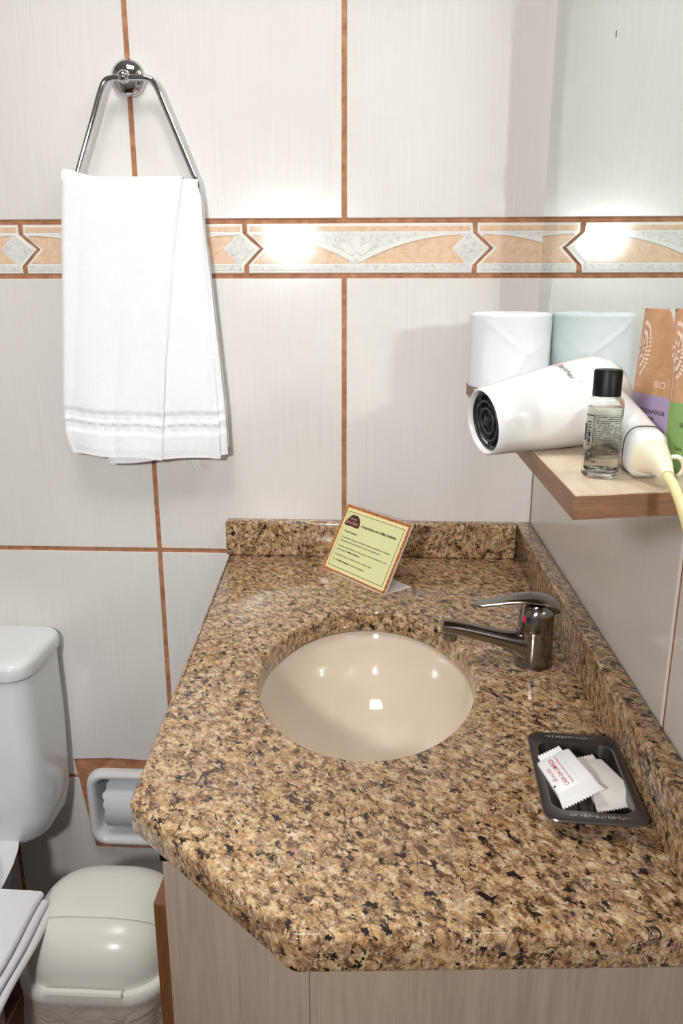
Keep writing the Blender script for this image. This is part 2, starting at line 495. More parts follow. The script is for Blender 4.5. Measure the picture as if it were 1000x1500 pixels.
# ------------------------------------------------------------------ vanity: granite top, splashbacks, cabinet
ZC = .87
def curve_fill(loops, z0, z1, bev, name):
    cu = D.curves.new(name, 'CURVE'); cu.dimensions = '2D'; cu.fill_mode = 'BOTH'
    h = (z1-z0)/2; cu.extrude = h-bev; cu.bevel_depth = bev; cu.bevel_resolution = 3; cu.offset = -bev
    for lp in loops:
        s = cu.splines.new('POLY'); s.points.add(len(lp)-1); s.use_cyclic_u = True
        for p, (x, y) in zip(s.points, lp): p.co = (x, y, 0, 1)
    o = D.objects.new(name, cu); COL.objects.link(o); bpy.context.view_layer.update()
    me = D.meshes.new_from_object(o.evaluated_get(bpy.context.evaluated_depsgraph_get()))
    D.objects.remove(o); D.curves.remove(cu)
    for v in me.vertices: v.co.z += (z0+z1)/2
    bm = bmesh.new(); bm.from_mesh(me); bmesh.ops.remove_doubles(bm, verts=bm.verts[:], dist=1e-5); 
    return from_bm(bm, name, 35)

def fillet(P, rad, n=5):
    out = []; N = len(P)
    for i in range(N):
        p = Vector(P[i]); a = (Vector(P[i-1])-p); b = (Vector(P[(i+1) % N])-p); rr = rad[i]
        if rr <= 0: out.append(tuple(p)); continue
        a.normalize(); b.normalize(); ang = a.angle(b); dd = rr/math.tan(ang/2)
        p0 = p + a*dd; p1 = p + b*dd
        for k in range(n+1):
            t_ = k/n; out.append(tuple((p0*(1-t_)**2 + p*2*t_*(1-t_) + p1*t_*t_)))
    return out

counter = empty('granite_countertop', (-.27, -.45, ZC-.034), 'speckled brown granite vanity top with oval cutout and clipped corner', 'countertop')
outer = fillet([(-.0005, -.0005), (-.533, -.0005), (-.490, -.722), (-.3235, -.873), (-.0005, -.852)], [0, .004, .016, .014, 0])
SX, SY, SA, SB = -.277, -.455, .1305, .190
hole = [(SX + SA*math.cos(2*PI*k/72), SY + SB*math.sin(2*PI*k/72)) for k in range(72)]
link('slab', curve_fill([outer, hole], ZC-.034, ZC, .006, 'slab'), M_GRAN, counter)

bs = box(-.534, -.0262, -.025, -.001, ZC, .9325, .004, 3)
o = link('back_splash', bs, M_GRAN); tag(o, 'low granite splashback along the back wall behind the card', 'splashback', 'granite splashbacks')
bs2 = box(-.0255, -.001, -.862, -.001, ZC, .9325, .004, 3)
o = link('side_splash', bs2, M_GRAN); tag(o, 'long granite splashback along the right wall beside the faucet', 'splashback', 'granite splashbacks')

# cabinet
cab = empty('vanity_cabinet', (-.27, -.45, .0), 'pale wood-grain vanity cabinet under the granite top', 'cabinet')
ct = ZC-.036
def wallpanel(p, q_, z0, z1, th, bev=.001):
    p = Vector((p[0], p[1], 0)); q_ = Vector((q_[0], q_[1], 0)); dr = (q_-p).normalized(); nr = Vector((-dr.y, dr.x, 0))
    bm = bmesh.new(); vv = []
    for z in (z0, z1):
        for P_ in (p, q_, q_+nr*th, p+nr*th): vv.append(bm.verts.new((P_.x, P_.y, z)))
    for fc in ((0, 1, 2, 3), (7, 6, 5, 4), (0, 4, 5, 1), (1, 5, 6, 2), (2, 6, 7, 3), (3, 7, 4, 0)): bm.faces.new([vv[i] for i in fc])
    bmesh.ops.bevel(bm, geom=bm.edges[:], offset=bev, segments=1, affect='EDGES')
    return from_bm(bm)
link('corner_panel', wallpanel((-.459, -.735), (-.3145, -.851), .10, ct, .015), M_CAB, cab)
link('front_panel', wallpanel((-.3125, -.8515), (-.003, -.832), .10, ct, .015), M_CAB, cab)
link('side_panel', wallpanel((-.470, -.10), (-.459, -.733), .10, ct, .012), M_CAB, cab)
link('side_board', box(-.533, -.517, -.553, -.20, 0, .60, .0008, 1), M_EDGE_V, cab)
link('board_cap', box(-.5328, -.5172, -.5528, -.2002, .6, .6012), M_EDGE, cab)
link('plinth', box(-.45, -.01, -.72, -.10, 0, .10), M_CAB, cab)
link('corner_clip', box(-.4575, -.4490, -.7465, -.7370, ct-.009, ct-.001, .001, 1), M_BLACK, cab)

# sink bowl
sink = empty('wash_basin', (SX, SY, ZC-.17), 'oval cream ceramic basin set under the granite cutout', 'sink')
loops = []
prof = [(1.13, -.0345), (1.13, -.044), (1.075, -.050), (1.055, -.036), (1.035, -.0352), (1.015, -.040), (.985, -.062), (.93, -.092), (.83, -.122), (.67, -.146), (.46, -.158), (.22, -.163), (.10, -.164)]
prof = [(1.10, -.0360), (1.04, -.0362), (1.025, -.040), (1.00, -.060), (.95, -.088), (.86, -.116), (.70, -.140), (.48, -.154), (.22, -.160), (.115, -.161)]
for s, z in prof:
    loops.append([Vector((SX + (SA*s)*math.cos(2*PI*k/64), SY + (SB*s)*math.sin(2*PI*k/64), ZC+z)) for k in range(64)])
outl = [[Vector((SX + (SA*s+.008)*math.cos(2*PI*k/64), SY + (SB*s+.008)*math.sin(2*PI*k/64), ZC+z-.007)) for k in range(64)] for s, z in prof]
bowl_ = link('bowl', loft(outl[::-1] + loops, True, True, 50), M_SINK, sink)
link('drain', lathe([(.012, -.1605), (.021, -.1605), (.022, -.159), (.018, -.158), (.016, -.1595), (.003, -.1595)], (SX, SY, ZC), n=28), M_CHROME, bowl_)
st = link('maker_mark', pyd([(SX+.1285, SY-.018, ZC-.046), (SX+.1280, SY-.018, ZC-.057), (SX+.1282, SY-.010, ZC-.057), (SX+.1287, SY-.010, ZC-.046)], [(0, 1, 2, 3)]), M_WRAP, bowl_)

# ------------------------------------------------------------------ mirror and shelf on the right wall
ZS = 1.1915
MX = -.0326
mir = empty('wall_mirror', (MX/2, -.55, ZS+.001), 'tall frameless wall mirror above the corner shelf', 'mirror')
link('glass', box(MX, MX+.004, -1.02, -.118, ZS+.001, 2.15), M_MIRROR, mir)
link('backing', box(MX+.0042, -.0008, -1.02, -.119, ZS+.001, 2.15), M_MDARK, mir)

link('smudge', prism([(-.4330, 1.5655), (-.4312, 1.5650), (-.4300, 1.5690), (-.4306, 1.5722), (-.4318, 1.5712)], lambda u, v, wd: Vector((MX-.0002-wd, u, v)), .0002), M_GRILL, mir)

shelf = empty('wall_shelf', (-.07, -.5, ZS-.0165), 'narrow pale laminate shelf with brown edge below the mirror', 'shelf')
TH = .0165
SP = [(-.1385, -.1640), (-.1385, -.8350), (-.001, -.8050), (-.001, -.1640)]
top = [(x+(.0008 if x < -.1 else 0), y+(.0008 if y < -.5 else -.0008)) for x, y in SP]
link('board', prism(SP, lambda u, v, wd: Vector((u, v, ZS-.0008+wd)), TH-.0008, 0), M_EDGE, shelf)
link('top_laminate', prism(top, lambda u, v, wd: Vector((u, v, ZS+wd)), .0008, 0), M_SHELFTOP, shelf)

# ------------------------------------------------------------------ towel ring and towel
tr = empty('towel_ring', (-.660, 0, 1.638), 'chrome triangular towel ring on a round wall plate', 'towel ring')
link('wall_plate', lathe([(.0265, 0), (.0275, .003), (.0265, .007), (.022, .012), (.014, .0155), (.006, .017), (.0005, .0172)], (-.6598, 0, 1.638), (0, -1, 0), 48), M_CHROME, tr)
link('post', lathe([(.0065, .012), (.0065, .022), (.009, .024), (.0098, .029), (.0094, .035), (.0072, .039), (.0035, .0415), (.0004, .042)], (-0.6582, 0, 1.6334), (0, -1, 0), 28), M_CHROME, tr)
YB = -.031
ctrl = [(-0.6582, 1.6319), (-0.6795, 1.6314), (-0.6896, 1.6258), (-0.6982, 1.6091), (-0.7108, 1.5768), (-0.7391, 1.5070), (-0.7477, 1.4848), (-0.7482, 1.4762), (-0.7411, 1.4717), (-0.6441, 1.4712),
        (-0.5612, 1.4712), (-0.5546, 1.4752), (-0.5551, 1.4848), (-0.5652, 1.5101), (-0.5986, 1.5930), (-0.6067, 1.6132), (-0.6138, 1.6253), (-0.6239, 1.6314)]
pts = [Vector((x, YB, z)) for x, z in ctrl]; pts.append(pts[0])
path = []
N_ = len(ctrl)
for i in range(N_):
    p0, p1, p2, p3 = [Vector((ctrl[(i+k) % N_][0], YB, ctrl[(i+k) % N_][1])) for k in (-1, 0, 1, 2)]
    for k in range(6):
        s = k/6
        path.append(.5*((2*p1) + (p2-p0)*s + (2*p0-5*p1+4*p2-p3)*s*s + (3*p1-p0-3*p2+p3)*s**3))
link('ring', tube(path, .0046, 14, closed=True), M_CHROME, tr)

tw = empty('hand_towel', (-.64, YB, 1.05), 'white terry hand towel folded over the chrome ring', 'towel')
def lerp_tab(tab, z):
    for (za, a), (zb, b) in zip(tab, tab[1:]):
        if (z <= za and z >= zb): return a + (b-a)*(za-z)/(za-zb)
    return tab[0][1] if z > tab[0][0] else tab[-1][1]
ZTOP = 1.4762
def towel_sheet(Lt, Rt, zb_l, zb_r, yf, yb, back_len, seed, topz=None):
    rnd = random.Random(seed); ph = [rnd.uniform(0, 6) for _ in range(5)]
    rb = (yb-yf)/2; yc = (yf+yb)/2
    nf = 90
    def fn(u, v):
        # v: 0 front hem .. 1 back hem
        tz = (topz(u) if topz else ZTOP)
        zb = zb_l + (zb_r-zb_l)*u + .0016*math.sin(9*u+ph[0])
        if v < .5:
            s = v/.5; z = zb + (tz-zb)*s; y = yf; 
        elif v < .6:
            a = (v-.5)/.1*PI; z = tz + rb*math.sin(a); y = yc - rb*math.cos(a); zz = z
        else:
            s = (v-.6)/.4; z = tz + (zb-back_len-tz)*s; y = yb
        zl = min(z, tz)
        x = lerp_tab(Lt, zl) + (lerp_tab(Rt, zl)-lerp_tab(Lt, zl))*u
        drop = max(0, min(1, (tz-zl)/.42))
        fold = .0035*math.sin(5.0*u+ph[1]+1.5*drop)*drop + .0018*math.sin(11*u+ph[2])*(.3+drop)
        if v < .5:
            y += -abs(fold) - .004*drop
            # woven bands near the hem
            dz = zl-zb
            for c0, c1 in ((.041, .055), (.061, .075)):
                if c0 < dz < c1:
                    y += .0028
                    if math.sin(x*330) > 0: y -= .0010
            if dz < .008: y += .0008
        elif v > .6: y = min(-.0045, y + .3*fold)
        if v < .5 or v > .6:
            e = min(u, 1-u)
            if e < .035: y += (.0035 if v < .5 else -.0015)*(1-e/.035)**2
        return Vector((x, y, z))
    return grid(fn, 64, 220, .0032, 70)
L1 = [(1.4919, -0.7614), (1.4616, -0.7659), (1.2998, -0.7790), (1.1280, -0.7937), (1.0875, -0.7937), (1.0572, -0.7856), (0.9965, -0.7846)]
R1 = [(1.4919, -0.5723), (1.3807, -0.5915), (1.2189, -0.6138), (1.0976, -0.6264), (0.9965, -0.6360)]
L2 = [(1.4919, -0.6946), (1.3807, -0.7047), (1.2189, -0.7169), (0.9965, -0.7270)]
R2 = [(1.4919, -0.5551), (1.4616, -0.5470), (1.3504, -0.5435), (1.1381, -0.5329), (0.9965, -0.5314)]
R3 = [(1.4919, -0.5582), (1.4616, -0.5491), (1.3504, -0.5390), (1.1381, -0.5228), (0.9965, -0.5192)]
link('front_layer', towel_sheet(L1, R1, 1.0572, 1.0462, -.0480, -.0140, -.02, 1, lambda u: ZTOP + .012*math.exp(-(u/.16)**2)), M_TERRY, tw)
link('under_layer', towel_sheet(L2, R2, 1.0442, 1.0507, -.0430, -.0190, -.02, 4, lambda u: ZTOP+.001), M_TERRY, tw)
link('rear_layer', towel_sheet([(1.49, -.717), (1.0, -.727)], R3, 1.0372, 1.0572, -.0395, -.0225, -.01, 9, lambda u: ZTOP-.004), M_TERRY, tw)
# loose threads at the worn hem
def thread(P): return tube(catmull(P, 5), .0004, 5)
for k, P in enumerate([[(-0.6269, -0.0570, 1.0805), (-0.6244, -0.0600, 1.0693), (-0.6208, -0.0580, 1.0623)], [(-0.6274, -0.0570, 1.0774), (-0.6279, -0.0600, 1.0653), (-0.6254, -0.0580, 1.0552)],
                       [(-0.5784, -0.0520, 1.0481), (-0.5764, -0.0540, 1.0390), (-0.5743, -0.0520, 1.0340)], [(-0.5713, -0.0520, 1.0481), (-0.5703, -0.0540, 1.0410), (-0.5663, -0.0520, 1.0350)], [(-0.5935, -0.0520, 1.0481), (-0.5925, -0.0530, 1.0420), (-0.5915, -0.0520, 1.0390)]]):
    link('loose_thread', thread(P), M_TERRY, tw)

# ------------------------------------------------------------------ recessed paper holder
hx, hz = -.7535, .3275
ph_ = empty('paper_holder', (hx, 0, hz-.08), 'white ceramic recessed toilet paper holder set in brown mortar', 'paper holder')
def rl(wd, ht, rad, y): return [Vector((x, y, z)) for x, z in rrect(hx, hz, wd, ht, rad, 6)]
loops = [rl(.168, .170, .034, .0018), rl(.168, .170, .034, -.006), rl(.163, .165, .032, -.013), rl(.154, .156, .030, -.017), rl(.144, .146, .027, -.017), rl(.136, .136, .024, -.012),
         rl(.131, .130, .022, -.002), rl(.130, .130, .021, .085), rl(.126, .126, .03, .097), rl(.09, .09, .03, .100)]
link('ceramic_frame', loft(loops, False, True, 60), M_WHITE_CER, ph_)
link('spindle', lathe([(.008, -.064), (.008, .064)], (hx, .0365, hz-.004), (1, 0, 0), 16), M_WHITE_CER, ph_)

def paper_roll(name, c, axis, rad, ln, label, wob=0, hole=.02, group=None):
    root = empty(name, Vector(c) - (Vector((0, 0, rad)) if abs(axis[2]) < .5 else Vector((0, 0, ln/2))), label, 'toilet paper', group)
    ax = Vector(axis); up = Vector((0, 0, 1)) if abs(ax.z) < .5 else Vector((0, 1, 0)); L = []
    rnd = random.Random(3)
    for rr, h in ((hole, .5), (rad*.6, .503), (rad*.93, .5), (rad*.985, .488), (rad, .46), (rad, .2), (rad, 0), (rad, -.2), (rad, -.46), (rad*.985, -.488), (rad*.93, -.5), (hole, -.5)):
        pts_ = ring(Vector(c) + ax*ln*h, ax, up, rr, n=56)
        if wob and abs(h) > .4 and rr > rad*.9:
            pts_ = [p + ax*(.0022*math.sin(k*1.9)+.002*math.sin(k*.7+1))*(1 if h < 0 else .4) for k, p in enumerate(pts_)]
        L.append(pts_)
    L.append(L[0])
    link('paper', loft(L, False, False, 50), M_PAPER, root)
    core = [ring(Vector(c)+ax*ln*h, ax, up, rr, n=32) for rr, h in ((hole*.98, .495), (hole*.98, -.495), (hole*.9, -.495), (hole*.9, .495))]
    link('core', loft(core + [core[0]], False, False, 50), M_CARDB, root)
    return root
paper_roll('toilet_roll', (hx+.004, .0365, hz-.004), (1, 0, 0), .0575, .108, 'toilet paper roll inside the recessed ceramic wall holder', 1, .0105)

# spare roll on the shelf (its wrapping paper shows a gathered crease)
RC = Vector((-.0885, -.222, ZS+.0505)); RR = .0545
spare = empty('wrapped_toilet_roll', (RC.x, RC.y, ZS), 'spare white toilet roll standing on the shelf in the mirror corner', 'toilet paper')
L = []; nseg = 96
def crease(a, h):
    # creases radiate from a knot on the camera-left face
    ang0 = math.radians(-78); s = (a-ang0)
    s = (s + PI) % (2*PI) - PI
    u = s*RR; v = h - (-.004)
    rr_ = math.hypot(u-.006, v); dd = 0
    for (dx, dy, ln) in ((-.80, .60, .075), (-.62, -.78, .05), (.75, .5, .03)):
        t_ = (u-.006)*dx + v*dy; q__ = abs(-(u-.006)*dy + v*dx)
        if t_ > 0 and t_ < ln: dd += .0016*math.exp(-(q__/.0028)**2)*(1-t_/ln*.3)
    dd += .0016*math.exp(-(rr_/.007)**2)*math.cos(rr_*900)
    return dd
for hh, rr_ in [(.0505, .0195), (.0512, .034), (.0505, .048), (.0490, .0530)] + [(.047 - .094*i/44, RR) for i in range(45)] + [(-.0490, .053), (-.0505, .047), (-.0505, .0195)]:
    row = []
    for k in range(nseg):
        a = 2*PI*k/nseg; ro = rr_ + (crease(a, hh) if rr_ > .05 else 0)
        row.append(RC + Vector((ro*math.cos(a), ro*math.sin(a), hh)))
    L.append(row)
L.append(L[0])
link('paper', loft(L, False, False, 60), M_PAPER, spare)
core = [[RC + Vector((rr_*math.cos(2*PI*k/32), rr_*math.sin(2*PI*k/32), hh)) for k in range(32)] for rr_, hh in ((.0193, .0495), (.0193, -.050), (.018, -.050), (.018, .0495))]
link('core', loft(core + [core[0]], False, False, 50), M_CARDB, spare)

# ------------------------------------------------------------------ hair dryer
hd = empty('hair_dryer', (-.10, -.66, ZS), 'white hair dryer lying on the shelf with black grille and beige cord', 'hair dryer')
G = Vector((-.1780, -.692, 1.2168)); Rr_ = Vector((-.0950, -.660, 1.2290))
ax = (Rr_-G).normalized(); LN = (Rr_-G).length
prof = [(.0245, -.002), (.0262, -.0035), (.0275, -.002), (.0283, .004), (.0310, .028), (.0340, .056), (.0362, LN-.004), (.0366, LN+.010), (.0350, LN+.020), (.030, LN+.029), (.020, LN+.035), (.006, LN+.037)]
link('barrel', loft([ring(G + ax*h, ax, (0, 0, 1), rr, n=48) for rr, h in [(.0245, .012)] + prof], True, True, 50), M_DRYER, hd)
gr = link('grille', loft([ring(G + ax*h, ax, (0, 0, 1), rr, n=40) for rr, h in ((.0243, .0065), (.001, .0065))], False, True, 40), M_BLACK, hd)
for rr in (.0228, .0165, .0105):
    c = [G + ax*.001 + (p-G) for p in ring(G, ax, (0, 0, 1), rr, n=36)]
    link('grille_ring', tube(c, .00125, 8, closed=True), M_GRILL, gr)
link('grille_hub', lathe([(.0042, .006), (.0042, .0), (.003, -.0012), (.0005, -.0018)], G, ax, 20), M_GRILL, gr)
s_ = ax.cross(Vector((0, 0, 1))).normalized(); u_ = s_.cross(ax)
for k in range(6):
    a = k*PI/3 + .35; dv = s_*math.cos(a) + u_*math.sin(a)
    link('grille_spoke', tube([G + ax*.0022 + dv*.003, G + ax*.0022 + dv*.0235], .0009, 6), M_GRILL, gr)
# handle: from the barrel's rear towards the camera along the mirror
HP = catmull([(-.086, -.648, 1.232), (-.0815, -.690, 1.2250), (-.0785, -.730, 1.2170), (-.0785, -.765, 1.2115), (-.0790, -.7900, 1.2090)], 5)
loops = []
for i, p in enumerate(HP):
    tng = (HP[min(i+1, len(HP)-1)] - HP[max(i-1, 0)]).normalized()
    s0 = i/(len(HP)-1); w_ = .0150 - .0018*s0; h_ = .0215 - .0050*s0
    if i == len(HP)-1: w_ *= .9; h_ *= .9
    loops.append(ring(p, tng, (0, 0, 1), w_, h_, 32, 3.0))
pe = HP[-1]; tng = (HP[-1]-HP[-2]).normalized()
loops.append(ring(pe + tng*.003, tng, (0, 0, 1), .0105, .0125, 32, 3.0))
link('handle', loft(loops, True, True, 50), M_DRYER, hd)
sm = [p for p in ring(HP[-4], (HP[-3]-HP[-5]), (0, 0, 1), .0142, .0178, 40, 3.0)]
link('handle_seam', tube(sm, .0004, 5, closed=True), M_GRILL, hd)
SR = catmull([(-.0785, -.7910, 1.2092), (-.0775, -.8000, 1.2085), (-.0768, -.8110, 1.2060), (-.0770, -.8230, 1.2022)], 4)
loops = []
for i, p in enumerate(SR):
    tg = (SR[min(i+1, len(SR)-1)] - SR[max(i-1, 0)]).normalized(); s0 = i/(len(SR)-1)
    rr = .0085*(1-s0)**1.1 + .0042
    loops.append(ring(p, tg, (0, 0, 1), rr, rr*1.02, 28, 2.6))
link('strain_relief', loft(loops, True, True, 50), M_BEIGE, hd)
lc = Vector((-.0665, -.8060, 1.2050))
link('hanging_loop', tube([lc + Vector((.0062*math.cos(2*PI*k/20)*.8, .005*math.cos(2*PI*k/20)*-.5, .0068*math.sin(2*PI*k/20))) for k in range(20)], .0017, 8, closed=True), M_BEIGE, hd)
CP = catmull([(-.0770, -.8220, 1.2025), (-.0762, -.8290, 1.1998), (-.0748, -.8360, 1.1945), (-.0725, -.8415, 1.1860), (-.0690, -.8450, 1.1740), (-.062, -.8500, 1.150), (-.048, -.870, 1.10), (-.030, -.92, 1.07), (-.010, -.985, 1.06), (-.001, -1.0, 1.06)], 6)
link('cord', tube(CP, .0034, 12), M_CORD, hd)
# printed maker's name on top of the barrel
def on_barrel(h0, ang0, size, s, m, bold=0, sh=.25):
    def fmp(u, v, wd):
        h = h0 + v; rr = .0345 + (h-.056)*.05 + wd + .0006
        a = ang0 + u/.0345
        return G + ax*h + (s_*math.sin(a) + u_*math.cos(a))*rr
    return text_mesh(s, size, fmp, bold=bold, shear=sh)
link('lettering_red', on_barrel(.062, .02, .011, 'P', M_RED), M_RED, hd)
link('lettering', on_barrel(.064, .19, .0075, 'anther', M_INK), M_INK, hd)
link('lettering_mark', on_barrel(.070, .80, .004, '®', M_INK), M_INK, hd)

# ------------------------------------------------------------------ small bottle
BX, BY = -.1075, -.7765
bo = empty('toiletry_bottle', (BX, BY, ZS), 'small clear plastic bottle with black cap and black print', 'bottle')
BR = .0127
prof = [(.0002, .0006), (.0085, .0004), (.0112, .0002), (BR, .0022), (BR, .0505), (.0125, .0525), (.0119, .0542), (.0108, .0556), (.0094, .0566), (.0076, .0572), (.0075, .060), (.0068, .060), (.0068, .0566), (.0088, .0557), (.0101, .0547), (.0111, .0533), (.0117, .0505), (.0117, .0040), (.0095, .0034), (.0002, .0046)]
link('clear_body', lathe(prof, (BX, BY, ZS), n=48), M_BOTTLE, bo)
link('liquid', lathe([(.0002, .0052), (.0095, .0042), (.01155, .0056), (.01155, .0498), (.0002, .0498)], (BX, BY, ZS), n=40), M_LIQUID, bo)
cp = []
for rr, h in ((.0072, .0572), (.0096, .0572), (.0096, .0740), (.0088, .0752), (.0005, .0752)):
    row = []
    for k in range(72):
        a = 2*PI*k/72; q_ = rr - (.00035 if (k % 2 and .058 < h < .0745 and rr > .009) else 0)
        row.append(Vector((BX + q_*math.cos(a), BY + q_*math.sin(a), ZS+h)))
    cp.append(row)
link('cap', loft(cp, True, True, 50), M_BLACK, bo)
TX = .0129
face = math.atan2(-1.3312-BY, -.2644-BX)       # side turned to the room
def bcurve(a, z): return Vector((BX + TX*math.cos(a), BY + TX*math.sin(a), ZS+z))
def bars(rows_):
    V = []; F = []
    for (a0, a1, z0, z1) in rows_:
        n_ = max(1, int(abs(a1-a0)/.12))
        for k in range(n_):
            b0 = a0 + (a1-a0)*k/n_; b1 = a0 + (a1-a0)*(k+1)/n_; i = len(V)
            V += [bcurve(face+b0, z0), bcurve(face+b1, z0), bcurve(face+b1, z1), bcurve(face+b0, z1)]; F.append((i, i+1, i+2, i+3))
    return pyd(V, F)
rows_ = []
rnd = random.Random(11)
for i in range(19):
    z = .0435 - i*.00143; a = -.50
    while a < 1.25:
        ln = rnd.uniform(.05, .17)
        if rnd.random() < .82: rows_.append((a, min(a+ln, 1.28), z, z+.00052))
        a += ln + rnd.uniform(.02, .05)
rows_ += [(-.56, -.525, .0135, .0455), (-.50, 1.30, .0447, .0450), (-.50, 1.30, .0150, .0153), (-1.15, -.58, .0440, .0448), (-1.2, -.58, .0190, .0194)]
for i in range(9): rows_.append((-.95 + rnd.uniform(-.05, .05), -.68 + rnd.uniform(-.06, .06), .0395 - i*.0020, .0402 - i*.0020))
rows_ += [(-1.22, -1.02, .026, .0385), (-.84, -.70, .030, .033), (-.85, -.72, .0255, .0285), (-.98, -.86, .0160, .0176)]
link('fine_print', bars(rows_), M_INK, bo)
link('volume_text', text_mesh('1 fl oz', .0038, lambda u, v, wd: bcurve(face - 1.0 + u/TX, .0115 + v), bold=.00006), M_INK, bo)

# ------------------------------------------------------------------ sachets leaning on the mirror
def sachet(name, BL, TL, wvec, frac, m_low, label, words, tilt, n=24):
    BL = Vector(BL); TL = Vector(TL); wv = Vector(wvec)
    root = empty(name, (BL.x + wv.x/2, BL.y + wv.y/2, BL.z), label, 'sachet', 'foil sachets on the shelf')
    H = (TL-BL); nrm = wv.cross(H).normalized()
    if nrm.y > 0: nrm = -nrm
    def P(u, v, off):
        bul = .0055*math.sin(PI*u)**.8*math.sin(PI*min(1, max(0, (v+.0)/1.0)))**.6
        return BL + wv*u + H*v + nrm*(bul*off)
    def P3(u, v, wd):
        return P(u, v, 1) + nrm*wd
    def part(nm, v0, v1, mt):
        V = []; F = []; nu = 12; nv = 16
        for side in (1, -.25):
            for j in range(nv+1):
                for i in range(nu+1): V.append(P(i/nu, v0+(v1-v0)*j/nv, side))
        k0 = (nu+1)*(nv+1)
        for b_ in (0, k0):
            for j in range(nv):
                for i in range(nu):
                    a = b_ + j*(nu+1)+i; F.append((a, a+1, a+nu+2, a+nu+1))
        bm = bmesh.new(); vv = [bm.verts.new(v) for v in V]
        for fc in F: bm.faces.new([vv[i] for i in fc])
        bmesh.ops.remove_doubles(bm, verts=bm.verts[:], dist=1e-6)
        return link(nm, from_bm(bm, smooth=60), mt, root)
    pbase = part('printed_base', 0, frac, m_low); ptop = part('kraft_top', frac, 1, M_KRAFT)
    Wd = wv.length; Hh = H.length
    f_ = lambda u, v, wd: P3(u/Wd, v/Hh, wd+.0003)
    for s, u0, v0, sz, mt in words:
        link('lettering', text_mesh(s, sz, lambda u, v, wd: f_(u0*Wd+u, v0*Hh+v, wd), bold=.00003), mt, pbase if v0 < frac else ptop)
    # leafy tree emblem: a stem and rows of leaves
    leaf_v = []; leaf_f = []
    def leaf(cx, cy, an, ln, wd_):
        i0 = len(leaf_v)
        for k in range(8):
            a = 2*PI*k/8
            lx = ln*math.cos(a); ly = wd_*math.sin(a)*(1-.3*math.cos(a))
            uu = cx + lx*math.cos(an) - ly*math.sin(an); vv_ = cy + lx*math.sin(an) + ly*math.cos(an)
            if uu < .0006: uu = .0006
            leaf_v.append(f_(uu, vv_, .0001))
        leaf_f.append(tuple(range(i0, i0+8)))
    cx0, cy0 = .012, (frac + .31)*Hh
    for rk, nk, of in ((.0045, 7, .2), (.0090, 13, 0), (.0135, 18, .17)):
        for k in range(nk):
            an = -1.25 + 3.0*(k+of)/nk if rk > .005 else 2*PI*k/nk
            ux, vy = rk*math.cos(an)*1.02, rk*math.sin(an)*1.62
            if cx0-.005+ux < .0018: continue
            leaf(cx0-.005+ux, cy0+vy, math.atan2(math.sin(an)*1.3, math.cos(an)) + .35, .0024, .0011)
    link('tree_emblem', pyd(leaf_v, leaf_f), M_PALEPRINT, ptop)
    stem = []
    for (a, b) in (((.0052, (frac+.01)*Hh), (.0062, cy0-.014)), ((.0062, cy0-.014), (.010, cy0+.004)), ((.0060, cy0-.016), (.016, cy0-.008)), ((.010, cy0+.004), (.013, cy0+.014)), ((.007, cy0-.008), (.005, cy0+.010))):
        stem.append((a, b))
    V = []; F = []
    for a, b in stem:
        dx, dy = b[0]-a[0], b[1]-a[1]; ll = math.hypot(dx, dy); nx, ny = -dy/ll*.00035, dx/ll*.00035
        for k in range(4):
            i = len(V); s0, s1 = k/4, (k+1)/4
            for (s, sg) in ((s0, -1), (s1, -1), (s1, 1), (s0, 1)): V.append(f_(a[0]+dx*s+nx*sg, a[1]+dy*s+ny*sg, .0001))
            F.append((i, i+1, i+2, i+3))
    link('emblem_stem', pyd(V, F), M_PALEPRINT, ptop)
    return root
sachet('conditioner_sachet', (-.0550, -.6600, ZS), (-.0420, -.6360, 1.3050), (.0160, -.052, 0), .40, M_PURPLE, 'kraft and lilac hair care sachet leaning on the mirror',
       [('CONDICIONADOR', .12, .275, .0048, M_INK), ('hidratante', .42, .235, .0036, M_INK), ('15ml · 0.5 fl oz', .25, .14, .0042, M_INK), ('BIO', .62, .455, .0075, M_PALEPRINT)], 0)
sachet('shampoo_sachet', (-.0550, -.7560, ZS), (-.0420, -.7060, 1.3060), (.0180, -.050, 0), .42, M_GREEN, 'kraft and green hair care sachet nearest the shelf end',
       [('SHAMPOO', .34, .275, .0056, M_INK), ('15ml · 0.5 fl oz', .22, .14, .0044, M_INK), ('BIO', .66, .465, .0075, M_PALEPRINT)], 0)

# ------------------------------------------------------------------ faucet
fa = empty('basin_faucet', (-.070, -.424, ZC), 'chrome single lever faucet at the basin edge', 'faucet')
FX, FY = -.0690, -.424
link('body', lathe([(.0232, 0), (.0240, .002), (.0232, .005), (.0226, .012), (.0226, .044), (.0230, .047)], (FX, FY, ZC), n=40), M_FAUCET, fa)
link('collar', lathe([(.0222, .0465), (.0222, .0482), (.0236, .0486), (.0236, .0500), (.0226, .0506)], (FX, FY, ZC), n=40), M_FAUCET, fa)
